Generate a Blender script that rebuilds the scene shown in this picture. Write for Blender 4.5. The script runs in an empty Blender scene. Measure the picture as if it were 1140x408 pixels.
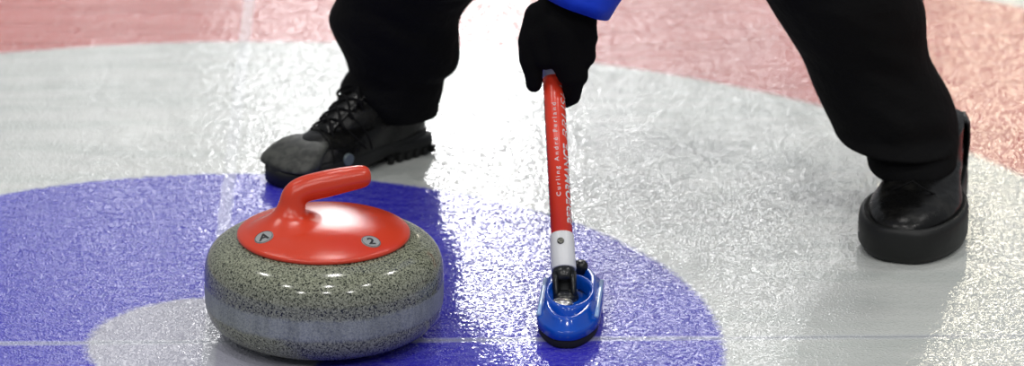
import bpy, bmesh, math, random
from mathutils import Vector, Matrix, noise
random.seed(4)
PI = math.pi
sc = bpy.context.scene
col = sc.collection
V = Vector

# ------------------------------------------------------------------ camera (metres, origin at the button of the house)
F, CX, CY, CH, YAW, PIT, ROL = 4082.1, 0.20301, -4.06337, 1.61826, 0.03794, 0.336015, 0.0064464
CAM = V((CX, CY, CH))
def ray(px, py):
    d = V(((px-570)/F, 1, (204-py)/F))
    c, s = math.cos(ROL), math.sin(ROL); d = V((c*d[0]-s*d[2], d[1], s*d[0]+c*d[2]))
    c, s = math.cos(PIT), math.sin(PIT); d = V((d[0], c*d[1]+s*d[2], -s*d[1]+c*d[2]))
    c, s = math.cos(YAW), math.sin(YAW); return V((c*d[0]+s*d[1], -s*d[0]+c*d[1], d[2]))
def atZ(px, py, z=0.0):
    d = ray(px, py); return CAM + d*((z-CH)/d.z)
def atY(px, py, y):
    d = ray(px, py); return CAM + d*((y-CY)/d.y)

cd = bpy.data.cameras.new('camera'); cam = bpy.data.objects.new('camera', cd); col.objects.link(cam)
fw = ray(570, 204).normalized(); rt = (ray(580, 204)-ray(570, 204)).normalized(); up = rt.cross(fw).normalized()
cam.matrix_world = Matrix(((rt.x, up.x, -fw.x, CAM.x), (rt.y, up.y, -fw.y, CAM.y), (rt.z, up.z, -fw.z, CAM.z), (0, 0, 0, 1)))
cd.sensor_width = 36; cd.lens = F/1140*36; cd.clip_end = 200
cd.dof.use_dof = True; cd.dof.focus_distance = 4.33; cd.dof.aperture_fstop = 5.4
sc.camera = cam
sc.view_settings.view_transform = 'Standard'; sc.view_settings.look = 'None'
sc.view_settings.gamma = 1; sc.view_settings.use_curve_mapping = False; sc.view_settings.exposure = 0

# ------------------------------------------------------------------ helpers
def link(name, me, m=None, parent=None, smooth=True):
    o = bpy.data.objects.new(name, me); col.objects.link(o)
    if m: me.materials.clear(); me.materials.append(m)
    if smooth:
        for p in me.polygons: p.use_smooth = True
    if parent: o.parent = parent
    return o
def obj(name, bm, m, parent=None, smooth=True, origin=None, fix=True):
    if fix: bmesh.ops.recalc_face_normals(bm, faces=bm.faces)
    me = bpy.data.meshes.new(name)
    if origin is not None: bmesh.ops.translate(bm, vec=-V(origin), verts=bm.verts)
    bm.to_mesh(me); bm.free()
    o = link(name, me, m, parent, smooth)
    if origin is not None: o.location = origin
    return o
def thing(name, label, cat, loc=(0, 0, 0)):
    o = bpy.data.objects.new(name, None); col.objects.link(o); o.location = loc
    o['label'] = label; o['category'] = cat; o.empty_display_size = .05
    return o
def bake(o, name, m, parent):
    """replace an object carrying modifiers by its evaluated mesh"""
    dg = bpy.context.evaluated_depsgraph_get(); dg.update()
    me = bpy.data.meshes.new_from_object(o.evaluated_get(dg))
    bpy.data.objects.remove(o, do_unlink=True)
    me.name = name
    return link(name, me, m, parent)
def ring_loft(bm, rings, cap=True, closed=True):
    vs = [[bm.verts.new(p) for p in r] for r in rings]
    n = len(vs[0])
    for a, b in zip(vs[:-1], vs[1:]):
        for i in range(n if closed else n-1):
            j = (i+1) % n
            bm.faces.new((a[i], a[j], b[j], b[i]))
    if cap:
        bm.faces.new(vs[0][::-1]); bm.faces.new(vs[-1])
    return vs
def frame(d):
    d = d.normalized(); a = V((0, 0, 1)) if abs(d.z) < .9 else V((1, 0, 0))
    x = d.cross(a).normalized(); return x, d.cross(x).normalized()
def tube(bm, pts, rad, n=12, cap=True, flat=1.0, ref=None):
    pts = [V(p) for p in pts]; rings = []
    x = None
    for i, p in enumerate(pts):
        d = (pts[min(i+1, len(pts)-1)]-pts[max(i-1, 0)]).normalized()
        if x is None: x = ref.cross(d).normalized() if ref is not None else frame(d)[0]
        x = (x-d*x.dot(d)).normalized(); y = d.cross(x)
        r = rad[i] if isinstance(rad, (list, tuple)) else rad
        rings.append([p+x*(math.cos(2*PI*k/n)*r)+y*(math.sin(2*PI*k/n)*r*flat) for k in range(n)])
    return ring_loft(bm, rings, cap)
def lathe(bm, prof, n=96, c=(0, 0, 0)):
    c = V(c)
    rings = [[c+V((math.cos(2*PI*k/n)*r, math.sin(2*PI*k/n)*r, z)) for k in range(n)] for r, z in prof]
    return ring_loft(bm, rings)
def bez(pts, n):
    """Catmull-Rom through control points (vectors or tuples of numbers)"""
    P = [tuple(p) for p in pts]; out = []
    for i in range(len(P)-1):
        p0, p1, p2, p3 = P[max(i-1, 0)], P[i], P[i+1], P[min(i+2, len(P)-1)]
        for k in range(n):
            t = k/n
            out.append(tuple(.5*((2*b)+(c-a)*t+(2*a-5*b+4*c-d)*t*t+(-a+3*b-3*c+d)*t**3) for a, b, c, d in zip(p0, p1, p2, p3)))
    out.append(P[-1]); return out
def capsule(bm, a, b, ra, rb, n=16):
    """tapered capsule; a closed shape fused later by a voxel remesh"""
    a, b = V(a), V(b); d = b-a; L = d.length
    if L < 1e-5: b = a+V((0, 0, 1e-4)); d = b-a; L = d.length
    d.normalize(); x, y = frame(d); rings = []
    for k in range(1, 7):
        t = PI/2*(1-k/6.0); rings.append((a-d*(ra*math.sin(t)), ra*math.cos(t)))
    for k in range(0, 6):
        t = PI/2*(k/6.0); rings.append((b+d*(rb*math.sin(t)), rb*math.cos(t)))
    rings = [(c, max(r, 1e-4)) for c, r in rings]
    ring_loft(bm, [[c+x*(math.cos(2*PI*k/n)*r)+y*(math.sin(2*PI*k/n)*r) for k in range(n)] for c, r in rings])
def ellipsoid(bm, c, r, rot=None, n=24):
    M = Matrix.Translation(V(c)) @ (rot.to_4x4() if rot else Matrix.Identity(4)) @ Matrix.Diagonal((r[0], r[1], r[2], 1))
    bmesh.ops.create_uvsphere(bm, u_segments=n, v_segments=n//2, radius=1, matrix=M)
def blob(name, bm, voxel, iters, m, parent, sub=0):
    bmesh.ops.recalc_face_normals(bm, faces=bm.faces)
    o = obj(name+'_tmp', bm, None)
    r = o.modifiers.new('r', 'REMESH'); r.mode = 'VOXEL'; r.voxel_size = voxel
    s = o.modifiers.new('s', 'SMOOTH'); s.factor = .5; s.iterations = iters
    return bake(o, name, m, parent)
def disp(me, amp, scale, seed=0):
    src = [(v.co.copy(), v.normal.copy()) for v in me.vertices]
    for v, (c, nr) in zip(me.vertices, src): v.co = c+nr*(amp*noise.noise(c*scale+V((seed, seed*2, 0))))

# ------------------------------------------------------------------ materials
def mat(name, color=(.5, .5, .5), rough=.5, metal=0, spec=.5, ior=1.5):
    m = bpy.data.materials.new(name); m.use_nodes = True
    b = m.node_tree.nodes['Principled BSDF']
    b.inputs['Base Color'].default_value = (*color, 1); b.inputs['Roughness'].default_value = rough
    b.inputs['Metallic'].default_value = metal; b.inputs['IOR'].default_value = ior
    b.inputs['Specular IOR Level'].default_value = spec
    return m
class N:
    """tiny node helper"""
    def __init__(s, m): s.t = m.node_tree; s.b = s.t.nodes['Principled BSDF']
    def new(s, ty, **k):
        n = s.t.nodes.new(ty)
        for a, v in k.items(): setattr(n, a, v)
        return n
    def put(s, sock, v):
        if isinstance(v, bpy.types.NodeSocket): s.t.links.new(v, sock)
        else: sock.default_value = v
    def math(s, op, a, b=None, c=None, clamp=False):
        n = s.new('ShaderNodeMath', operation=op, use_clamp=clamp); s.put(n.inputs[0], a)
        if b is not None: s.put(n.inputs[1], b)
        if c is not None: s.put(n.inputs[2], c)
        return n.outputs[0]
    def mix(s, f, a, b, blend='MIX'):
        n = s.new('ShaderNodeMix', data_type='RGBA', blend_type=blend)
        s.put(n.inputs[0], f)
        s.put(n.inputs[6], (*a, 1) if isinstance(a, tuple) else a)
        s.put(n.inputs[7], (*b, 1) if isinstance(b, tuple) else b)
        return n.outputs[2]
    def ss(s, v, a, b, lo=0.0, hi=1.0):
        n = s.new('ShaderNodeMapRange', interpolation_type='SMOOTHSTEP')
        s.put(n.inputs[0], v); s.put(n.inputs[1], a); s.put(n.inputs[2], b); s.put(n.inputs[3], lo); s.put(n.inputs[4], hi)
        return n.outputs[0]
    def coord(s, scale=(1, 1, 1), out='Object'):
        c = s.new('ShaderNodeTexCoord'); mp = s.new('ShaderNodeMapping'); mp.inputs['Scale'].default_value = scale
        s.t.links.new(c.outputs[out], mp.inputs[0]); return mp.outputs[0]
    def noise(s, vec, scale, detail=3, rough=.5, dist=0):
        n = s.new('ShaderNodeTexNoise'); s.t.links.new(vec, n.inputs['Vector'])
        n.inputs['Scale'].default_value = scale; n.inputs['Detail'].default_value = detail
        n.inputs['Roughness'].default_value = rough; n.inputs['Distortion'].default_value = dist
        return n.outputs['Fac']
    def voro(s, vec, scale, feature='F1', smooth=None, out='Distance'):
        n = s.new('ShaderNodeTexVoronoi', feature=feature); s.t.links.new(vec, n.inputs['Vector'])
        n.inputs['Scale'].default_value = scale
        if smooth is not None: n.inputs['Smoothness'].default_value = smooth
        return n.outputs[out]
    def bump(s, h, strength, dist, normal=None):
        n = s.new('ShaderNodeBump'); s.put(n.inputs['Height'], h)
        n.inputs['Strength'].default_value = strength; n.inputs['Distance'].default_value = dist
        if normal: s.put(n.inputs['Normal'], normal)
        return n.outputs[0]

# --- pebbled ice with the painted house under it
ICE = mat('pebbled_ice', rough=.08, ior=1.31)
n = N(ICE); co = n.coord()
sep = n.new('ShaderNodeSeparateXYZ'); n.t.links.new(co, sep.inputs[0]); X, Yy = sep.outputs[0], sep.outputs[1]
wob = n.noise(co, 9, 3, .6); wobf = n.noise(co, 120, 2, .6)
rr = n.math('SQRT', n.math('ADD', n.math('MULTIPLY', X, X), n.math('MULTIPLY', Yy, Yy)))
rr = n.math('ADD', rr, n.math('MULTIPLY', n.math('SUBTRACT', wob, .5), .012))
rr = n.math('ADD', rr, n.math('MULTIPLY', n.math('SUBTRACT', wobf, .5), .016))
strk = n.noise(n.coord((1, 2.6, 1)), 30, 5, .78)            # brushed streaks of the sprayed paint
strk2 = n.noise(n.coord((1, 2.6, 1)), 150, 3, .7)
strkL = n.noise(n.coord((.7, 4.5, 1)), 5, 3, .6)
WHITE = n.mix(n.ss(strkL, .35, .7), (.545, .56, .535), (.475, .50, .475))
bl = n.mix(n.ss(strk, .34, .68), (.020, .014, .42), (.075, .07, .47))
bl = n.mix(n.ss(strk2, .52, .78, 0, .55), bl, (.34, .37, .66))
RED = n.mix(n.ss(strkL, .38, .66), (.50, .115, .10), (.43, .075, .06))
RED = n.mix(n.ss(strk, .5, .8, 0, .5), RED, (.50, .22, .20))
E_ = .007
c1 = n.mix(n.ss(rr, .1475-E_, .1475+E_), (.36, .36, .43), bl)
c1 = n.mix(n.ss(rr, .61-E_, .61+E_), c1, WHITE)
c1 = n.mix(n.ss(rr, 1.22-E_*2, 1.22+E_*2), c1, RED)
c1 = n.mix(n.ss(rr, 1.83-E_*2, 1.83+E_*2), c1, WHITE)
lw = n.math('ADD', n.math('MULTIPLY', n.math('SUBTRACT', strk2, .5), .006), n.math('MULTIPLY', n.math('SUBTRACT', n.noise(co, 14, 2), .5), .006))
xl = n.math('ABSOLUTE', n.math('ADD', X, lw)); yl = n.math('ABSOLUTE', n.math('ADD', Yy, lw))
c1 = n.mix(n.ss(xl, .006, .011, .42, 0), c1, (.56, .58, .60))
c1 = n.mix(n.ss(yl, .005, .010, .42, 0), c1, (.50, .52, .56))
c1 = n.mix(n.ss(yl, .0012, .0036, .5, 0), c1, (.22, .24, .27))
n.put(n.b.inputs['Base Color'], c1)
def domes(scale, rad):
    d = n.voro(co, scale); q = n.math('DIVIDE', d, rad)
    return n.math('MAXIMUM', n.math('SUBTRACT', 1.0, n.math('MULTIPLY', q, q)), 0.0)
hgt = n.math('ADD', n.math('MULTIPLY', domes(225, .47), .62), n.math('MULTIPLY', domes(400, .42), .34))
hgt = n.math('ADD', hgt, n.math('MULTIPLY', n.noise(co, 80, 2, .5), .7))
pb_ = n.bump(hgt, 1, .00075); n.put(n.b.inputs['Coat Normal'], pb_); n.put(n.b.inputs['Normal'], n.bump(hgt, .45, .00075))
n.b.inputs['Specular IOR Level'].default_value = 0; n.b.inputs['Coat Weight'].default_value = 1; n.b.inputs['Coat IOR'].default_value = 1.31; n.b.inputs['Roughness'].default_value = .9
n.put(n.b.inputs['Coat Roughness'], n.ss(n.noise(co, 60, 3), .3, .7, .04, .08))

# --- polished granite with a dull striking band
GRAN = mat('speckled_granite', rough=.12, ior=1.5)
n = N(GRAN); co = n.coord()
sp = n.noise(co, 560, 2, .6); sp2 = n.noise(n.coord((1.1, 1, .9)), 420, 3, .7); sp3 = n.voro(co, 330)
base = n.mix(n.ss(sp2, .38, .62), (.15, .16, .11), (.32, .335, .245))
base = n.mix(n.ss(sp, .60, .72, 0, .6), base, (.52, .53, .43))
base = n.mix(n.ss(sp, .430, .408), base, (.018, .02, .018))
base = n.mix(n.ss(n.noise(co, 330, 2, .5), .40, .365), base, (.02, .024, .02))
sep = n.new('ShaderNodeSeparateXYZ'); n.t.links.new(co, sep.inputs[0]); Z = sep.outputs[2]
zb = n.math('ABSOLUTE', n.math('SUBTRACT', n.math('ADD', Z, n.math('MULTIPLY', n.math('SUBTRACT', n.noise(n.coord((1, 1, .2)), 40, 3), .5), .006)), .056))
band = n.ss(zb, .0165, .0095)
streak = n.noise(n.coord((1, 1, .12)), 60, 4, .7)
bandc = n.mix(n.ss(streak, .3, .7), (.22, .25, .26), (.38, .42, .43))
bandc = n.mix(n.ss(n.noise(n.coord((1, 1, .1)), 30, 2), .62, .70, 0, .5), bandc, (.30, .24, .17))
bandc = n.mix(.42, bandc, base)
n.put(n.b.inputs['Base Color'], n.mix(band, base, bandc))
n.put(n.b.inputs['Roughness'], n.ss(band, 0, 1, .13, .42))
n.put(n.b.inputs['Normal'], n.bump(n.math('MULTIPLY', n.math('ADD', sp, streak), band), .25, .0008))

REDP = mat('red_handle_plastic', (.61, .048, .018), .19)
n = N(REDP); co = n.coord()
n.put(n.b.inputs['Normal'], n.bump(n.noise(co, 1100, 2), .35, .0004))
STK = mat('grey_sticker', (.30, .31, .31), .35); INK = mat('black_ink', (.012, .012, .012), .4)
BLK = mat('black_fabric', (.0042, .0042, .0046), .9, spec=.12)
n = N(BLK); co = n.coord(); n.put(n.b.inputs['Normal'], n.bump(n.noise(co, 26, 4, .6), .6, .01))
GLV = mat('black_knit', (.0045, .0045, .005), 1, spec=.08)
n = N(GLV); co = n.coord(); n.put(n.b.inputs['Normal'], n.bump(n.noise(co, 500, 2), .5, .001))
JKT = mat('blue_jacket_fabric', (.004, .045, .60), .6, spec=.3)
n = N(JKT); co = n.coord(); n.put(n.b.inputs['Normal'], n.bump(n.noise(co, 20, 3), .6, .01))
LEA = mat('black_leather', (.007, .007, .007), .26, spec=.28)
n = N(LEA); co = n.coord()
n.put(n.b.inputs['Base Color'], n.mix(n.ss(n.noise(co, 22, 4, .65), .50, .72), (.004, .004, .004), (.014, .0135, .012)))
n.put(n.b.inputs['Roughness'], n.ss(n.noise(co, 30, 3), .35, .7, .20, .38))
n.put(n.b.inputs['Normal'], n.bump(n.noise(co, 60, 4), .3, .004))
SCUF = mat('scuffed_toe_leather', (.04, .042, .035), .55)
n = N(SCUF); co = n.coord()
n.put(n.b.inputs['Base Color'], n.mix(n.ss(n.noise(co, 70, 4, .7), .38, .62), (.010, .011, .009), (.048, .050, .042)))
RUB = mat('black_rubber', (.0075, .008, .0078), .5, spec=.35)
n = N(RUB); co = n.coord(); n.put(n.b.inputs['Normal'], n.bump(n.noise(co, 90, 3), .25, .002))
LAC = mat('black_lace', (.004, .004, .0045), .9, spec=.2)
GRY = mat('grey_badge', (.11, .14, .15), .4)
SHR = mat('red_shaft_paint', (.82, .050, .022), .25); SHW = mat('white_plastic', (.72, .73, .74), .35)
BLP = mat('blue_brush_plastic', (.003, .070, .46), .14); BLL = mat('pale_blue_strip', (.30, .46, .74), .12); PAD = mat('black_brush_pad', (.008, .008, .01), .8)
BKP = mat('black_joint_plastic', (.008, .009, .01), .3); MET = mat('steel', (.52, .51, .49), .30, 1)
SKN = mat('skin', (.55, .30, .20), .5); HAIR = mat('brown_hair', (.05, .03, .018), .6)
EYE = mat('eye', (.6, .6, .58), .2)

# ------------------------------------------------------------------ the ice sheet
bm = bmesh.new()
bmesh.ops.create_grid(bm, x_segments=8, y_segments=8, size=1, matrix=Matrix.Translation((0, 6, 0)) @ Matrix.Diagonal((16, 22, 1, 1)))
fl = obj('floor', bm, ICE, smooth=False, fix=False); fl['kind'] = 'structure'
for p in fl.data.polygons:
    if p.normal.z < 0: p.flip()

# ------------------------------------------------------------------ writing, wrapped or flat
def text_mesh(s, size, bold=0.0, shear=0.0, spacing=1.0, cuts=0):
    c = bpy.data.curves.new('t', 'FONT'); c.body = s; c.size = size; c.offset = bold; c.shear = shear
    c.space_character = spacing; c.align_x = 'LEFT'; c.align_y = 'CENTER'; c.resolution_u = 4
    o = bpy.data.objects.new('t', c); col.objects.link(o)
    dg = bpy.context.evaluated_depsgraph_get(); dg.update()
    me = bpy.data.meshes.new_from_object(o.evaluated_get(dg)); bpy.data.objects.remove(o, do_unlink=True)
    bm = bmesh.new(); bm.from_mesh(me); bpy.data.meshes.remove(me)
    if cuts: bmesh.ops.subdivide_edges(bm, edges=bm.edges, cuts=cuts, use_grid_fill=False)
    return bm

# ------------------------------------------------------------------ the curling stone
S0 = V((.1352, .030, 0))
stone = thing('curling_stone', 'speckled granite curling stone with a red handle, standing on the blue ring', 'curling stone', S0)
R, ZC, HB = .1425, .0640, .0640
prof = [(.0005, .008), (.045, .007), (.060, .001), (.0635, .0), (.067, .0005)]
def sup(z, nn): return R*max(0, 1-abs((z-ZC)/HB)**nn)**(1/3.8)
zs = []
for k in range(1, 70):
    a = PI*(k/70.0); z = ZC-HB*math.cos(a)
    r = sup(z, 3.8)
    if z < ZC and r < .075: continue
    if z > ZC and r < .101: continue
    prof.append((r, z))
ZT = prof[-1][1]; prof += [(.098, ZT+.0006), (.0005, ZT+.0008)]
bm = bmesh.new(); lathe(bm, prof, 128)
obj('granite_body', bm, GRAN, stone)
# domed plate
bm = bmesh.new()
PR, PZ = .1035, ZT-.0002
pr = [(.0005, PZ), (PR-.004, PZ), (PR-.0008, PZ+.0008), (PR, PZ+.0035), (PR-.0012, PZ+.006)]
for k in range(1, 15):
    r = (PR-.0012)*(1-k/14.0)
    pr.append((max(r, .0005), PZ+.006+.0175*(1-(r/PR)**2.7)))
lathe(bm, pr, 96)
def dome(r): return PZ+.006+.0175*(1-min(1, r/PR)**2.7)
# gooseneck and grip, flaring into the plate
rings = []
for k_ in range(16):                                      # the foot flares out and runs into the plate
    h = -.0012+.0205*(k_/15)**1.3; f = max(0, h)/.0193
    cx_, cy_ = -.0455+.0085*f**.8, -.008+.007*f**.8; Rr_ = .0160+.030*math.exp(-h/.0048)
    rg = []
    for k in range(32):
        a = -2*PI*k/32; x, y = cx_+Rr_*math.cos(a), cy_+Rr_*math.sin(a)*.96
        rg.append(V((x, y, dome(math.hypot(x, y))*(1-f)+dome(.040)*f+h)))
    rings.append(rg)
path = bez([(-.0370, -.001, dome(.040)+.0193, .0160, .0156), (-.0325, .001, .1745, .0156, .0150), (-.021, .004, .1805, .0160, .0148), (.002, .008, .1848, .0164, .0148), (.0255, .014, .1882, .0154, .0142), (.042, .018, .1900, .0142, .0134), (.050, .020, .1908, .0126, .0120), (.0545, .0212, .1912, .0088, .0084), (.0565, .0217, .1913, .002, .002)], 7)
pp = [V(p[:3]) for p in path]; yv = V((0, 1, 0))
for i, p in enumerate(path):
    if i == 0: continue
    d = (pp[min(i+1, len(pp)-1)]-pp[max(i-1, 0)]).normalized()
    if i < 8: d = V((0, 0, 1)).lerp(d, i/8).normalized()
    y = (yv-d*yv.dot(d)).normalized(); x = y.cross(d)
    rings.append([pp[i]+x*math.cos(-2*PI*k/32)*p[3]+y*math.sin(-2*PI*k/32)*p[4] for k in range(32)])
ring_loft(bm, rings)
handle = blob('handle', bm, .0015, 9, REDP, stone)
def sticker(px, py, ch):
    # where the photograph shows it, on the plate
    dg = bpy.context.evaluated_depsgraph_get(); dg.update()
    hit = []
    for dx, dy in ((0, 0), (7, 0), (-7, 0), (0, 5), (0, -5)):
        ok, loc, nr, _ = handle.ray_cast(CAM-S0, ray(px+dx, py+dy).normalized()); hit.append((loc.copy(), nr.copy()))
    nr = sum((h[1] for h in hit), V((0, 0, 0))).normalized(); c = hit[0][0]
    c = c+nr*(max(0, max((h[0]-c).dot(nr) for h in hit))*.5+.0004)
    t = (V((1, 0, 0))-nr*nr.x).normalized(); t2 = nr.cross(t)
    return c, nr, t, t2
for px, py, ch, rot in ((294, 265, 'A', .15), (413, 269.5, '2', .30)):
    c, nr, t, t2 = sticker(px, py, ch)
    a = rot; t, t2 = t*math.cos(a)+t2*math.sin(a), t2*math.cos(a)-t*math.sin(a)
    bm = bmesh.new(); ring_loft(bm, [[c+nr*h+(t*math.cos(2*PI*k/40)+t2*math.sin(2*PI*k/40))*r_ for k in range(40)] for h, r_ in ((-.004, .0116), (.0003, .0116), (.0006, .0112))])
    s_ = obj('sticker', bm, STK, handle, smooth=False); s_['label'] = 'round grey sticker printed '+ch
    bm = bmesh.new()
    ring_loft(bm, [[c+nr*(.0008)+(t*math.cos(2*PI*k/40)+t2*math.sin(2*PI*k/40))*r_ for k in range(40)] for r_ in (.0104, .0111)], cap=False)
    tm = text_mesh(ch, .0175, .0005)
    xs = [v.co.x for v in tm.verts]; ys = [v.co.y for v in tm.verts]; mx, my = (min(xs)+max(xs))/2, (min(ys)+max(ys))/2
    for v in tm.verts: v.co = c+nr*.0009+t*(v.co.x-mx)+t2*(v.co.y-my)
    me = bpy.data.meshes.new('x'); tm.to_mesh(me); tm.free(); bm.from_mesh(me); bpy.data.meshes.remove(me)
    obj('printed_character', bm, INK, handle, fix=False, smooth=False)

# ------------------------------------------------------------------ the broom
B0 = atY(629, 326, .078)                                  # ball joint
T0 = atY(616, 88, .285)                                   # where the hand grips
AX = (T0-B0).normalized()
broom = thing('curling_broom', 'red and white curling broom with a blue brush head, gripped by a black glove', 'broom', (B0.x, B0.y, 0))
O = V(broom.location)
def L(p): return V(p)-O
toC = (CAM-B0).normalized(); NC = (toC-AX*toC.dot(AX)).normalized(); RT = AX.cross(NC).normalized()
if RT.dot(rt) < 0: RT = -RT
def sh(s, phi, r): return B0+AX*s+(NC*math.cos(phi)+RT*math.sin(phi))*r
def cyl(bm, prof, n=48, a0=0):
    ring_loft(bm, [[L(sh(s, 2*PI*k/n+a0, r)) for k in range(n)] for s, r in prof])
_rows = {}
def s_at(py):                                             # shaft station seen at image row py
    lo, hi = 0.0, 1.2
    for _ in range(24):
        m = (lo+hi)/2
        if rowof(B0+AX*m) > py: lo = m
        else: hi = m
    return lo
def rowof(P):
    d = P-CAM; z = d.dot(fw); return 204-F*d.dot(up)/z
RS = .0131
S_red = s_at(262); S_whitetop = s_at(88)
bm = bmesh.new(); cyl(bm, [(S_red-.01, RS), (S_whitetop, RS), (S_whitetop+.0002, RS)]); shaft = obj('shaft', bm, SHR, broom); shaft['label'] = 'glossy red lower shaft'
bm = bmesh.new(); cyl(bm, [(S_whitetop, RS), (1.15, RS), (1.155, RS-.003)]); obj('upper_shaft', bm, SHW, broom)['label'] = 'white upper shaft'
S_fb = s_at(301)
bm = bmesh.new(); cyl(bm, [(S_fb, .0150), (S_fb+.001, .0154), (S_red-.0015, .0146), (S_red, .0138), (S_red, .0132)]); fer = obj('ferrule', bm, SHW, broom); fer['label'] = 'white plastic sleeve at the foot of the shaft'
bm = bmesh.new(); sc_ = s_at(274)
c = sh(sc_, -.12, .0150); x1, y1 = AX, AX.cross(NC)
ring_loft(bm, [[L(c+NC*h+(x1*math.cos(2*PI*k/20)+y1*math.sin(2*PI*k/20))*r) for k in range(20)] for h, r in ((-.003, .0042), (.0008, .0042), (.0016, .003), (.0010, .0015))])
obj('screw', bm, mat('dark_screw', (.10, .10, .09), .3, 1), fer)
def wrap(tm, s0, phi0, rad, stretch=1.0):
    for v in tm.verts:
        v.co = L(sh(s0+v.co.x*stretch, phi0-v.co.y/rad, rad))
    return tm
def fit_text(s, size, length, **k):
    tm = text_mesh(s, size, **k); xs = [v.co.x for v in tm.verts]; ratio = length/(max(xs)-min(xs))
    return tm, ratio
tm, q = fit_text('Curling André Ferland', .0076, s_at(120)-s_at(224), spacing=1.5, cuts=1)
t_ = obj('lettering', wrap(tm, s_at(224), -.06, RS+.0002, q), SHW, shaft, fix=False); t_['label'] = 'thin white lettering'
tm, q = fit_text('PERFORMANCE', .0165, s_at(165)-s_at(253), bold=.0003, cuts=2)
t_ = obj('lettering', wrap(tm, s_at(253), 1.10, RS+.0002, q), SHW, shaft, fix=False); t_['label'] = 'bold white lettering'
tm, q = fit_text('BRUSH', .0165, s_at(101)-s_at(160), bold=-.0002, cuts=2, shear=.3)
t_ = obj('lettering', wrap(tm, s_at(160), 1.10, RS+.0002, q), SHW, shaft, fix=False); t_['label'] = 'slanted white lettering'
bm = bmesh.new(); s = s_at(250)
while s < s_at(110):
    w = random.uniform(.001, .004)
    a, b = -1.52, -1.15
    vs = [bm.verts.new(L(sh(ss_, a+(b-a)*k/4, RS+.0002))) for ss_ in (s, s+w) for k in range(5)]
    for k in range(4): bm.faces.new((vs[k], vs[k+1], vs[k+6], vs[k+5]))
    s += w+random.uniform(.0015, .003)
obj('printed_marks', bm, INK, shaft, fix=False)
# joint: black fork under the sleeve, pin and steel pivot screw
bm = bmesh.new()
cyl(bm, [(S_fb-.016, .0118), (S_fb-.010, .0132), (S_fb+.004, .0136)])
for sgn in (-1, 1):
    off = RT*sgn*.0105
    ring_loft(bm, [[L(B0+AX*s+off+RT*math.cos(2*PI*k/16)*w+NC*math.sin(2*PI*k/16)*d_) for k in range(16)] for s, w, d_ in ((-.008, .003, .006), (-.004, .0042, .010), (.012, .0045, .0115), (S_fb-.006, .005, .012))])
ring_loft(bm, [[L(B0+AX*s-NC*.003+RT*math.cos(2*PI*k/16)*.0105+NC*math.sin(2*PI*k/16)*d_) for k in range(16)] for s, d_ in ((-.016, .004), (-.010, .006), (S_fb-.006, .007))])
joint = obj('swivel_joint', bm, BKP, broom)
bm = bmesh.new()
tube(bm, [L(B0-RT*.0155), L(B0+RT*.0155)], .0035, 16)
obj('pivot_pin', bm, MET, joint)
# head
front, back = atZ(629, 382, .008), atZ(641, 294, .030)
HD = V((back.x-front.x, back.y-front.y, 0)).normalized(); HX = V((HD.y, -HD.x, 0))
HC = V(((.5*(front+back)).x, (.5*(front+back)).y, 0)); HLn = (V((back.x, back.y, 0))-V((front.x, front.y, 0))).length/2+.004
HW = .0385
def hp(u, v, z): return L(HC+HX*u+HD*v+V((0, 0, z)))
def hexring(w, l, z, e=.62, n=72, dv=0, cut=.0):
    out = []
    for k in range(n):
        a = 2*PI*k/n; c, s = math.cos(a), math.sin(a)
        u = math.copysign(abs(c)**e, c)*w; v = math.copysign(abs(s)**e, s)*l
        t = max(0, abs(v)/l-.45)/.55
        u *= 1-.34*t**1.8
        out.append(hp(u, v+dv, z))
    return out
bm = bmesh.new()
ring_loft(bm, [hexring(HW-.005, HLn-.006, .0), hexring(HW-.0025, HLn-.003, .002), hexring(HW-.002, HLn-.002, .012), hexring(HW-.004, HLn-.004, .0135)])
obj('brush_pad', bm, PAD, broom)
bm = bmesh.new()
ring_loft(bm, [hexring(HW-.003, HLn-.003, .011), hexring(HW, HLn, .012), hexring(HW, HLn, .021), hexring(HW-.0015, HLn-.0015, .0235), hexring(HW-.007, HLn-.008, .026),
               hexring(HW-.0095, HLn-.012, .0335), hexring(HW-.0115, HLn-.014, .0350), hexring(HW-.0145, HLn-.020, .0352), hexring(HW-.0170, HLn-.024, .0335), hexring(HW-.0185, HLn-.030, .0235), hexring(.004, .012, .022)])
head = obj('brush_head', bm, BLP, broom)
# thin strip, paler than the head, along each of its long sides
for sgn in (-1, 1):
    bm = bmesh.new()
    tube(bm, [hp(sgn*(HW-.0040), v*HLn*.55, .0250) for v in (-1, -.5, 0, .5, 1)], .0028, 8)
    obj('side_strip', bm, BLL, head)['label'] = 'pale blue strip along the side'
# raised oval collar round the joint
def oval(w, l, z, dv=-.012, n=48, tilt=.06): return [hp(math.cos(2*PI*k/n)*w, math.sin(2*PI*k/n)*l+dv, z+tilt*math.sin(2*PI*k/n)*l) for k in range(n)]
bm = bmesh.new(); ring_loft(bm, [oval(.0315, .054, .026), oval(.0305, .0505, .036), oval(.0290, .0480, .0395), oval(.0262, .0450, .0398), oval(.0248, .0430, .0380), oval(.0235, .041, .024)], cap=False)
obj('collar', bm, BLP, head)
bm = bmesh.new()
jl = L(B0)
for k in range(1): ellipsoid(bm, jl+V((0, 0, -.018)), (.0135, .0150, .017))
lathe(bm, [(.0005, .020), (.0175, .020), (.0165, .027), (.012, .032), (.0005, .034)], 32, (jl.x, jl.y, 0))
obj('joint_socket', bm, BKP, joint)
bm = bmesh.new()
cq = L(atY(626, 338, B0.y-.040)); ellipsoid(bm, cq, (.0135, .0115, .0062)); lathe(bm, [(.0005, -.018), (.010, -.018), (.0115, -.004), (.0005, -.001)], 24, cq)
obj('pivot_cap', bm, MET, joint)
bm = bmesh.new(); q = hp(.0075, HLn-.032, 0)
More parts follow.
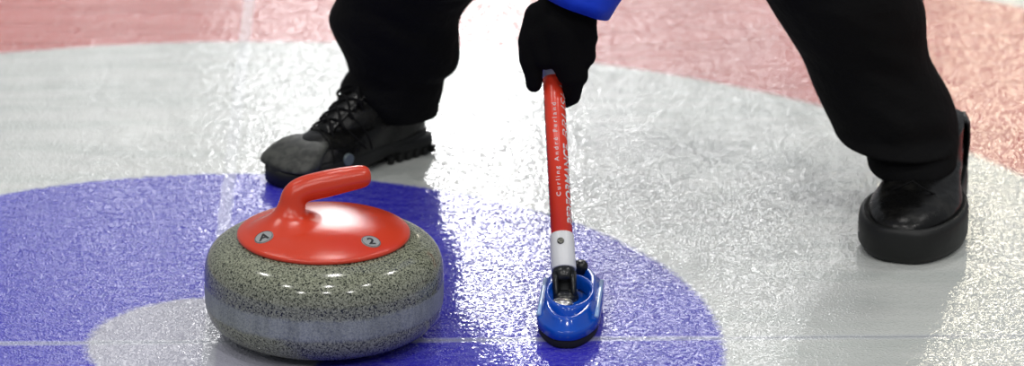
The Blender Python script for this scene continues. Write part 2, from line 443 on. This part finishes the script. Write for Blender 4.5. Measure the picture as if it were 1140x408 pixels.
lathe(bm, [(.0005, .030), (.009, .030), (.009, .040), (.0065, .044), (.0005, .0445)], 24, (q.x, q.y, 0))
obj('head_bolt', bm, BKP, head)

# ------------------------------------------------------------------ the person
AR, AL = atY(437, 112, .695), atY(1018, 172, .465)        # ankles: person's right (picture left), person's left
KR = atY(448, 0, .645); KR = V((.395, .56, .455)); KL = atY(945, 0, .442); KL = AL+(KL-AL)*((.49-AL.z)/(KL.z-AL.z))
HRr, HLl = V((.43, .80, .76)), V((.63, .80, .76))
PEL = V((.53, .81, .80)); WAI = V((.53, .70, .90)); CHE = V((.53, .50, 1.00)); NEK = V((.525, .33, 1.06)); HED = V((.52, .215, 1.10))
SR, SL = V((.355, .43, .99)), V((.695, .40, .93))
person = thing('person', 'person in black trousers, blue jacket and black gloves, bending over to sweep with a broom', 'person', (.6, .55, 0))
PO = V(person.location)
def W(bm): bmesh.ops.translate(bm, vec=-PO, verts=bm.verts); return bm

# the gripping left hand: chains of (point, radius); the back of the hand faces the camera, the fingers close behind the shaft
def A(px, py, y): return atY(px, py, y)
def on(s, phi, r): return sh(s, phi, r)
sI, sM, sR_, sP = s_at(98), s_at(76), s_at(54), s_at(34)
WR = A(640, -6, .285)
def hand_chains(g):
    # palm: fans from the wrist to the knuckles; g inflates for the glove
    ch = []
    Pk = {'i': A(642, 84, .262), 'm': A(650, 62, .262), 'r': A(654, 42, .266), 'p': A(653, 27, .272)}
    ch.append([(WR, .030), (A(634, 18, .268), .030), (A(630, 40, .262), .027), (Pk['i'], .0150)])
    ch.append([(WR, .028), (A(640, 22, .266), .028), (Pk['m'], .0155)])
    ch.append([(WR, .027), (A(645, 20, .268), .023), (Pk['r'], .0135)])
    ch.append([(WR, .026), (A(647, 12, .272), .021), (Pk['p'], .0125)])
    ch.append([(A(610, 12, .272), .018), (A(601, 40, .268), .021), (A(608, 62, .262), .0180)])
    ch.append([(A(628, 30, .255), .025), (A(628, 62, .255), .0205), (A(634, 82, .257), .0165)])
    # fingers, each unequal, bending round the shaft
    r = RS+.0085
    ch.append([(Pk['i'], .0125), (on(sI-.003, 1.15, r+.007), .0112), (on(sI-.010, 1.9, r+.002), .0105), (on(sI-.010, 2.5, r), .0098), (on(sI-.004, 3.1, r), .0088)])
    ch.append([(A(637, 92, .262), .0130), (A(636, 101, .268), .0118), (A(635, 106, .280), .0108)])
    ch.append([(Pk['m'], .0140), (on(sM-.003, 1.35, r+.013), .0120), (on(sM-.004, 2.1, r+.003), .0108), (on(sM-.003, 2.9, r), .0100), (on(sM, 3.9, r), .0092)])
    ch.append([(Pk['r'], .0132), (on(sR_, 1.45, r+.013), .0115), (on(sR_, 2.2, r+.003), .0102), (on(sR_+.001, 3.0, r), .0096), (on(sR_+.003, 3.9, r), .0088)])
    ch.append([(Pk['p'], .0122), (on(sP, 1.5, r+.010), .0102), (on(sP, 2.3, r+.002), .0092), (on(sP+.002, 3.1, r), .0085)])
    # thumb leaves the side of the palm and lies down the left of the shaft
    ch.append([(A(600, 18, .272), .0185), (A(591, 46, .270), .0165), (A(591, 66, .268), .0150), (A(594, 82, .268), .0120), (A(594.5, 94, .270), .0103)])
    return [[(p, rr_*g) for p, rr_ in c] for c in ch]
def add_chains(bm, chains):
    for c in chains:
        for (a, ra), (b, rb) in zip(c[:-1], c[1:]): capsule(bm, a, b, ra, rb)
# the right hand, mirrored form, holds the upper shaft
sU = .93
def hand2(g):
    r = RS+.0085; ch = []
    w = on(sU+.02, -1.9, .075)
    base = on(sU, -1.7, .034)
    ch.append([(w, .027), (base, .026)])
    for k, (ds, rr_) in enumerate(((-.030, .0105), (-.010, .0108), (.010, .0102), (.029, .009))):
        ch.append([(on(sU+ds*.6, -1.8, .045), .018), (on(sU+ds, -1.15, .032), .0125), (on(sU+ds, -.35, r+.003), rr_), (on(sU+ds, .5, r), rr_*.95), (on(sU+ds, 1.4-.1*k, r), rr_*.88)])
    ch.append([(on(sU-.012, -1.9, .045), .017), (on(sU-.030, -2.5, .032), .013), (on(sU-.044, -3.1, r+.002), .0115), (on(sU-.052, -3.7, r), .0105)])
    return [[(p, q_*g) for p, q_ in c] for c in ch], w
ch2, WR2 = hand2(.86)

EL = SL.lerp(WR, .50)+V((.045, .03, .02)); ER = SR.lerp(WR2, .45)+V((-.15, -.02, -.16))
bm = bmesh.new()
def cap(a, b, ra, rb): capsule(bm, a, b, ra, rb, 20)
SM = atY(452, 2, .645); cap(AR, SM, .034, .044); cap(SM, KR, .044, .050); cap(KR, HRr, .054, .078); cap(AL, KL, .034, .050); cap(KL, HLl, .054, .078)
for an, tx, ty in ((AR, -.80, -.60), (AL, -.30, -.954)):
    d = V((tx, ty, 0)); cap(V((an.x, an.y, .056))-d*.01, V((an.x, an.y, .042))+d*.10, .016, .012); cap(an, V((an.x, an.y, .058)), .026, .018)
cap(HRr, HLl, .085, .085); cap(PEL, WAI, .115, .11); cap(WAI, CHE, .11, .125); cap(CHE+V((-.07, 0, 0)), CHE+V((.07, 0, 0)), .10, .10)
cap(SR, CHE, .055, .09); cap(SL, CHE, .055, .09); cap(CHE, NEK, .075, .055); cap(NEK, HED, .052, .055)
cap(SL, EL, .045, .035); cap(EL, WR, .036, .024); cap(SR, ER, .045, .035); cap(ER, WR2, .036, .024)
add_chains(bm, hand_chains(.84)); add_chains(bm, ch2)
# head looking down at the ice in front: local axes face f, crown u
ff = V((0, -.80, -.60)).normalized(); uu = V((0, -.60, .80)).normalized(); sx = V((1, 0, 0))
def hd(x, y, z): return HED+sx*x+ff*y+uu*z
Rh = Matrix((sx, ff, uu)).transposed()
ellipsoid(bm, hd(0, -.012, .045), (.074, .092, .080), Rh); ellipsoid(bm, hd(0, .012, -.012), (.060, .076, .085), Rh)
ellipsoid(bm, hd(0, .060, -.068), (.026, .022, .020), Rh)
capsule(bm, hd(0, .080, .018), hd(0, .103, -.022), .009, .013)
for s_ in (-1, 1):
    ellipsoid(bm, hd(s_*.073, -.010, .0), (.009, .018, .030), Rh); ellipsoid(bm, hd(s_*.012, .094, -.026), (.009, .010, .007), Rh)
    capsule(bm, hd(s_*.014, .083, .034), hd(s_*.048, .070, .032), .008, .007)
ellipsoid(bm, hd(0, .080, -.046), (.024, .010, .006), Rh); ellipsoid(bm, hd(0, .078, -.055), (.020, .010, .006), Rh)
body = blob('body', W(bm), .0045, 4, SKN, person)
for s_ in (-1, 1):
    bm = bmesh.new(); ellipsoid(bm, hd(s_*.031, .074, .016), (.013, .009, .008), Rh, 16); obj('eye', W(bm), EYE, body)
    bm = bmesh.new(); ellipsoid(bm, hd(s_*.031, .0815, .016), (.0045, .002, .0045), Rh, 12); obj('iris', W(bm), INK, body)
bm = bmesh.new(); ellipsoid(bm, hd(0, -.020, .055), (.082, .097, .084), Rh); ellipsoid(bm, hd(0, -.055, .0), (.072, .060, .070), Rh)
o = blob('hair', W(bm), .005, 3, HAIR, person); disp(o.data, .006, 60)

bm = bmesh.new(); add_chains(bm, hand_chains(1.0)); cu = A(643, -30, .295)
g = blob('glove', W(bm), .0022, 5, GLV, person); g['label'] = 'black glove closed round the broom shaft'
bm = bmesh.new(); c2, _ = hand2(1.0); add_chains(bm, c2); blob('glove', W(bm), .003, 4, GLV, person)
# glove cuff band
bm = bmesh.new(); cd_ = (EL-WR).normalized()
x_, y_ = frame(cd_)
a_ = A(633, 14, .280); 
rr_ = [(a_+cd_*t) for t in (-.010, 0, .012, .03, .06)]
ring_loft(bm, [[p+x_*math.cos(2*PI*k/32)*q+y_*math.sin(2*PI*k/32)*q*.9 for k in range(32)] for p, q in zip(rr_, (.031, .036, .0365, .036, .035))])
obj('glove_cuff', W(bm), GLV, g)

# jacket: torso, sleeves, collar and hem in one garment
bm = bmesh.new()
cap = lambda a, b, ra, rb: capsule(bm, a, b, ra, rb, 24)
cap(PEL+V((-.06, -.01, .0)), PEL+V((.06, -.01, .0)), .135, .135); cap(PEL, WAI, .15, .145); cap(WAI, CHE, .145, .155)
cap(CHE+V((-.08, 0, 0)), CHE+V((.08, 0, 0)), .13, .13); cap(SR, CHE, .078, .12); cap(SL, CHE, .078, .12); cap(CHE, NEK, .095, .07)
cap(SL, EL, .072, .060)
cap(SR, ER, .072, .060); cap(ER, WR2.lerp(ER, .12), .058, .040)
jk = blob('jacket', W(bm), .006, 4, JKT, person); disp(jk.data, .008, 14)
# lower left sleeve as its own loft so the hem ends cleanly
bm = bmesh.new()
s0 = A(643, 9, .262); dd = ((EL-s0).normalized()*.75+V((0, -.10, .28))).normalized(); x_, y_ = frame(dd); rings = []; d_end = (EL-s0).normalized()
lnS = (EL-s0).length
for k in range(26):
    t = k/25; p = s0+(dd*(1-t)+d_end*t)*(lnS*t)
    q = .0450+.024*min(1, t*2.2)
    rings.append([p+x_*math.cos(2*PI*j/48)*q*(1+.05*math.sin(j*.7+k*.5))+y_*math.sin(2*PI*j/48)*q*.95*(1+.03*math.sin(j*.5+k)) for j in range(48)])
inner = [[p+(q-p)*1 for q in r] for p, r in ()]
r0 = rings[0]; cc = sum(r0, V((0, 0, 0)))/48
rings = [[cc+dd*.03+(q-cc)*.86 for q in r0], [cc+dd*.003+(q-cc)*.93 for q in r0]]+rings
ring_loft(bm, rings)
sl = obj('sleeve', W(bm), JKT, jk)

# trousers: silhouettes measured at the legs' own distance, round in depth
def leg_rings(rows, depth, squash, rise, seed, hem):
    """rows: (py, left px, right px, depth) -> rings in the world, hem first"""
    out = []
    for py, xl, xr, y in rows:
        a, b = atY(xl, py, y), atY(xr, py, y); c = (a+b)/2; h = (b-a)/2; rad = h.length
        hx = h.normalized(); vy = V((-hx.y, hx.x, 0)).normalized(); vy = V((0, 1, 0))
        out.append((c, hx*rad, vy*rad*squash))
    return out
def trouser(rows, knee, hip, squash, seed):
    rows = bez(rows, 6)
    R_ = leg_rings(rows, 0, squash, 0, seed, 0)
    c, hx, vy = R_[-1]; r0 = hx.length
    # continue out of view over the knee to the hip
    K = [(c, r0, c.y), ]
    last = c
    pts = bez([tuple(last)+(r0,), tuple(knee+(knee-hip)*0+V((0, -.005, 0)))+(.092,), tuple(knee.lerp(hip, .5))+(.105,), tuple(hip)+(.125,)], 8)[1:]
    for p in pts:
        p3 = V(p[:3]); r = p[3]; R_.append((p3, V((r, 0, 0)), None))
    rings = []
    n_ = 64
    for i, (c, hx, vy) in enumerate(R_):
        if vy is None:
            cprev = R_[i-1][0]; cn = R_[i+1][0] if i+1 < len(R_) else c
            d = (cn-cprev).normalized(); w = min(1, (i-len(R_)+len(pts)+1)/6)
            d = V((0, 0, 1)).lerp(d, w).normalized()
            r = hx.x; x = V((1, 0, 0)); x = (x-d*x.dot(d)).normalized(); y = d.cross(x)
            rings.append([c+x*math.cos(2*PI*k/n_)*r+y*math.sin(2*PI*k/n_)*r*(squash+(1-squash)*max(0, w)) for k in range(n_)])
        else:
            rr = []
            for k in range(n_):
                a = 2*PI*k/n_
                q = c+hx*math.cos(a)+vy*math.sin(a)
                fold = .010*noise.noise(V((q.x*14+seed, q.y*10, q.z*34+q.x*18)))*(abs(math.sin(a)))
                rr.append(q+(vy.normalized()*math.sin(a))*fold)
            rings.append(rr)
    return rings
bm = bmesh.new()
rowsR = [(130, 402, 470, 0.695), (127, 392, 486, 0.695), (117, 384, 489, 0.693), (105, 379, 492, 0.690), (95, 379, 494, 0.687), (86, 384, 496, 0.685), (80, 388, 503, 0.681), (74, 387, 509, 0.678), (62, 383, 512, 0.673), (40, 372, 511.5, 0.663), (24, 366, 511.5, 0.657), (12, 368, 516, 0.651), (0, 374, 525, 0.645), (-14, 376, 538, 0.640)]
rowsL = [(190, 990, 1046, .415), (191, 974, 1055, .415), (189, 969, 1060, .416), (182, 966, 1063.5, .418), (172, 965, 1065, .422), (163, 964, 1066, .428), (157, 940, 1066.5, .436), (150, 931, 1066.5, .444), (135, 924, 1066, .462), (115, 914, 1062, .464), (95, 905, 1053, .464), (65, 893, 1036, .458), (40, 878, 1031, .452), (15, 862, 1030, .446), (0, 853, 1027, .442), (-14, 845, 1022, .438)]
ring_loft(bm, trouser(rowsR, KR, HRr, .82, 3)); ring_loft(bm, trouser(rowsL, KL, HLl, 1.22, 8))
ellipsoid(bm, (PEL+V((0, .0, -.04))), (.19, .145, .15))
tr = obj('trousers', W(bm), BLK, person)

# shoes
def shoe(name, heel, toe, Lc, lab, worn, rot_fix=0):
    """local axes: d along the foot to the toe, s to the side"""
    heel, toe = V(heel), V(toe); d = (toe-heel).normalized(); ln = (toe-heel).length
    s = V((-d.y, d.x, 0))
    def P(u, v, z): return heel+d*u+s*v+V((0, 0, z))-PO
    def outline(u0, u1, wh, ww, wb, z, e=.80, n=72, tz=0):
        out = []
        for k in range(n):
            a = 2*PI*k/n; c, q = math.cos(a), math.sin(a)
            t = .5+.5*math.copysign(abs(c)**e, c)
            w = wh+(ww-wh)*min(1, t/.40) if t < .40 else ww+(wb-ww)*(1-((.72-t)/.32)**2 if t < .72 else 1)
            if t > .72: w = wb*(1-.16*((t-.72)/.28)**2)
            out.append(P(u0+(u1-u0)*t, math.copysign(abs(q)**e, q)*w, z+tz*t))
        return out
    return P, outline, ln, d, s
def make_shoe(heel, toe, kw, thick, lab, gap):
    P, OL0, ln, d, s = shoe('shoe', heel, toe, 0, '', 0)
    def OL(u0, u1, wh, ww, wb, z, e=.80): return OL0(u0, u1, wh, ww*(1+(kw-1)*.5), wb*kw, z, e)
    bm = bmesh.new(); T = thick
    # upper
    L_ = [  # z, back, front, heel w, waist w, ball w
        (T-.006, .004, ln-.004, .034, .034, .048), (T+.006, .002, ln-.004, .0355, .0345, .049), (T+.019, .001, ln-.009, .036, .034, .0480),
        (T+.030, .001, ln-.022, .036, .033, .043), (T+.039, .002, ln-.046, .0355, .032, .036), (T+.046, .002, ln-.078, .035, .031, .031),
        (T+.056, .003, ln-.108, .034, .030, .0285), (T+.066, .006, ln-.134, .030, .028, .027), (T+.078, .010, ln-.152, .028, .027, .026)]
    if gap:   # a lower toe box
        L_ = [(z-(.007 if 2 <= i_ <= 5 else 0), b, f-(0, 0, .006, .016, .020, .012, .004, 0, 0, 0)[i_], wh, ww, wb) for i_, (z, b, f, wh, ww, wb) in enumerate(L_)]
    else:
        L_ = [(z if i_ > 7 else (T+(z-T)*.66 if z > T else z), b, f-(.034 if i_ > 7 else .012 if i_ == 7 else 0), wh, ww, wb*(1, 1, 1, 1.04, 1.14, 1.22, 1.22, 1.15, 1.1, 1.1)[i_]) for i_, (z, b, f, wh, ww, wb) in enumerate(L_)]
    L2 = bez(L_, 4)
    ring_loft(bm, [OL(b, f, wh, ww, wb, z) for z, b, f, wh, ww, wb in L2])
    sh_ = obj('shoe', bm, LEA, person); sh_['label'] = lab
    # sole
    bm = bmesh.new()
    if gap:      # forefoot sole and a separate notched heel block
        ring_loft(bm, [OL(ln*.40, ln-.006, .030, .038, .045, 0.0, .72), OL(ln*.36, ln, .033, .040, .049, .004, .72), OL(ln*.34, ln+.001, .034, .040, .0505, T-.004, .72), OL(ln*.34, ln-.001, .034, .040, .0495, T, .72)])
        ring_loft(bm, [OL(.004, ln*.30, .033, .034, .034, 0.0, .6), OL(0, ln*.32, .036, .036, .036, .003, .6), OL(-.002, ln*.36, .0375, .037, .037, T*.55, .6), OL(-.001, ln*.42, .0375, .037, .037, T, .6)])
        ring_loft(bm, [OL(-.001, ln-.001, .0365, .035, .0495, T-.012), OL(-.002, ln, .0375, .036, .0505, T-.010), OL(-.002, ln, .0375, .036, .0505, T+.004), OL(0, ln-.002, .036, .0345, .049, T+.006)])
    else:
        ring_loft(bm, [OL(.006, ln-.012, .034, .036, .046, 0.0, .66), OL(.001, ln-.004, .038, .040, .0535, .003, .66), OL(-.001, ln-.001, .040, .041, .0560, .012, .60), OL(-.001, ln, .040, .041, .0560, T, .60), OL(0, ln-.001, .0395, .040, .0555, T+.006, .66), OL(.002, ln-.005, .037, .038, .052, T+.009, .68), OL(.004, ln-.010, .035, .036, .049, T+.006, .7)])
    so = obj('sole', bm, RUB, sh_)
    return P, OL, ln, sh_, so, d, s
hR, tR = V((.260, .728, 0)), V((.0600, .556, 0))
P, OL, ln, shR, soR, dR, sR2 = make_shoe(hR, tR, 1.0, .024, 'worn black lace-up shoe, side on', True)
# heel treads
bm = bmesh.new()
# scuffed toe cap
L_ = [(.026, ln-.058, ln-.0015, .0485), (.031, ln-.060, ln-.004, .0488), (.038, ln-.064, ln-.013, .0465), (.0475, ln-.072, ln-.034, .0415), (.052, ln-.078, ln-.050, .033), (.0535, ln-.076, ln-.060, .018)]
def cap_outline(u0, u1, w, z, n=40):
    return [P(u0+(u1-u0)*(.5+.5*math.copysign(abs(math.cos(2*PI*k/n))**.8, math.cos(2*PI*k/n))), math.copysign(abs(math.sin(2*PI*k/n))**.8, math.sin(2*PI*k/n))*w, z) for k in range(n)]
ring_loft(bm, [cap_outline(b, f, w, z) for z, b, f, w in bez(L_, 4)])
o = obj('toe_cap', bm, SCUF, shR); o['label'] = 'scuffed grey toe cap'
# tongue and laces
def top_z(u): # height of the upper's ridge at distance u from the heel
    tab = [(ln-.168, .112), (ln-.152, .104), (ln-.134, .092), (ln-.112, .078), (ln-.090, .063), (ln-.066, .056), (ln-.03, .047)]
    for (u0, z0), (u1, z1) in zip(tab[:-1], tab[1:]):
        if u <= u1: return z0+(z1-z0)*max(0, (u-u0))/(u1-u0)
    return .05
bm = bmesh.new()
rg = []
for k in range(12):
    u = ln-.084-.082*k/11; z = top_z(u); w = .016+.004*k/11
    rg.append([P(u, w*math.cos(2*PI*j/20), z-.001+.006*math.sin(2*PI*j/20)) for j in range(20)])
ring_loft(bm, rg); obj('tongue', bm, LEA, shR)
for k in range(5):
    u = ln-.090-.0165*k; z = top_z(u)+.0045
    for sg in (-1, 1):
        bm = bmesh.new()
        pts = [P(u+.004, -sg*.025, z-.012), P(u+.002, -sg*.015, z-.001), P(u-.006, 0, top_z(u-.006)+.0075), P(u-.012, sg*.015, top_z(u-.012)+.0035), P(u-.014, sg*.025, top_z(u-.014)-.008)]
        tube(bm, [V(q) for q in bez(pts, 5)], .0018, 8); obj('lace', bm, LAC, shR)
for sg in (-1, 1):
    bm = bmesh.new(); u = ln-.150; z = top_z(u)
    loop = [P(u, 0, z+.006), P(u+.010, sg*.012, z+.007), P(u+.018, sg*.022, z-.004), P(u+.012, sg*.022, z-.010), P(u+.002, sg*.010, z+.002), P(u+.024, sg*.020, z-.018)]
    tube(bm, [V(q) for q in bez(loop, 6)], .0020, 8); obj('lace', bm, LAC, shR)
# round badge on the side that faces the camera
def side_hit(px, py, sh_o, off=.0015):
    dg = bpy.context.evaluated_depsgraph_get(); dg.update()
    ok, loc, nr, idx = sh_o.ray_cast(CAM-PO, ray(px, py).normalized())
    return (loc+nr*off, nr) if ok else (None, None)
c, nr = side_hit(388, 178, shR)
if c is not None:
    t = frame(nr)[0]; t2 = nr.cross(t)
    bm = bmesh.new(); ring_loft(bm, [[c+nr*h+(t*math.cos(2*PI*k/28)+t2*math.sin(2*PI*k/28))*r for k in range(28)] for h, r in ((-.004, .0085), (.0004, .0085), (.001, .0075), (.0004, .0058), (.0006, .0015))])
    o = obj('badge', bm, GRY, shR); o['label'] = 'round grey badge'
for pl in ([(346, 128), (356, 146), (366, 160), (372, 176), (370, 188)], [(384, 128), (398, 136), (410, 152), (414, 166)], [(372, 132), (392, 150), (408, 166)]):
    pts = [side_hit(x, y, shR, .0006)[0] for x, y in bez(pl, 4)]
    pts = [p for p in pts if p is not None]
    if len(pts) > 4:
        bm = bmesh.new(); tube(bm, pts, .0011, 6); obj('seam', bm, LAC, shR)
# tread lugs round the heel
for k in range(6):
    u = .012+.015*k
    for sg in (-1, 1):
        bm = bmesh.new(); ring_loft(bm, [[P(u+.0045*cx_, sg*(.0365+.0025*cy_), z) for cx_, cy_ in ((-1, -1), (1, -1), (.7, 1), (-.7, 1))] for z in (.002, .012)])
        obj('tread_lug', bm, RUB, soR, smooth=False)

hL, tL = V((.957, .535, 0)), V((.852, .242, 0))
P, OL, ln, shL, soL, dL, sL2 = make_shoe(hL, tL, 1.24, .039, 'polished black shoe with a thick rubber sole, toe to the front', False)
# pull tab and heel strap standing up behind the ankle
bm = bmesh.new()
rows = [(.030, .040, .0), (.05, .040, .002), (.075, .038, .004), (.092, .028, .006), (.104, .018, .008), (.112, .006, .010)]
rg = []; offs = (-.006, -.006, -.002, .008, .017, .021)
for (z, w, b), of in zip(rows, offs):
    r = []
    for k in range(17):
        a = PI*.5+PI*(k/16); r.append(P(.030+.036*math.cos(a)+b, math.sin(a)*w+of, z))
    for k in range(16, -1, -1):
        a = PI*.5+PI*(k/16); r.append(P(.030+.031*math.cos(a)+b, math.sin(a)*(w-.004)+of, z))
    rg.append(r)
ring_loft(bm, rg); obj('heel_tab', bm, LEA, shL)
# toe seam on the upper
bm = bmesh.new()
pts = [P(ln-.105+.012*math.cos(a)*2, .034*math.sin(a), .086-.022*abs(math.sin(a))) for a in [PI*(-.5+k/10) for k in range(11)]]
tube(bm, pts, .0013, 6); obj('seam', bm, LAC, shL)

# ------------------------------------------------------------------ light: the hall's lamps and its dim surroundings
def area(name, loc, look, sx_, sy_, power, color):
    l = bpy.data.lights.new(name, 'AREA'); l.shape = 'RECTANGLE'; l.size = sx_; l.size_y = sy_; l.energy = power; l.color = color
    o = bpy.data.objects.new(name, l); col.objects.link(o); o.location = loc
    dv = V(look)-V(loc); o.rotation_euler = dv.to_track_quat('-Z', 'Y').to_euler(); return o
HOUSE = (.4, .3, 0)
LM = (1, .98, .95)
area('end_window_lamp', (.42, 22, 8.6), HOUSE, 2.1, 4.4, 125, (1, 1, 1))
for y in (9, 12, 15, 18, 21, 24):                       # rows of lamps down the sheets
    g_ = (y+4)/18; far = .6 if y > 20 else 1
    for az, p, cl_ in ((-.095, 4, (1, 1, 1)), (-.060, 5, (1, 1, 1)), (-.022, 12, (1, .99, 1)), (.024, 32, (1, .99, 1)), (.056, 10, (1, .99, 1)), (.095, 8, (1, 1, 1)), (.130, 5, (1, 1, 1)), (.180, 14, (1, .91, .70))):
        area('sheet_lamp', (.203+az*(y+4.06), y+.5*(1 if az > 0 else 0), 6.3), (.4, .3, 0), .75*g_, .35*g_, p*g_*g_*far, cl_)
for x in (-3.0, .5, 4.0):
    for y in (-7, -2.5, 2):
        area('ceiling_lamp', (x, y, 6.0), (x, y+.8, 0), .2, .42, 60 if y > -5 else 110, LM)
w = bpy.data.worlds.new('world'); sc.world = w; w.use_nodes = True
bg = w.node_tree.nodes['Background']; bg.inputs[0].default_value = (.90, .94, 1, 1); bg.inputs[1].default_value = .30
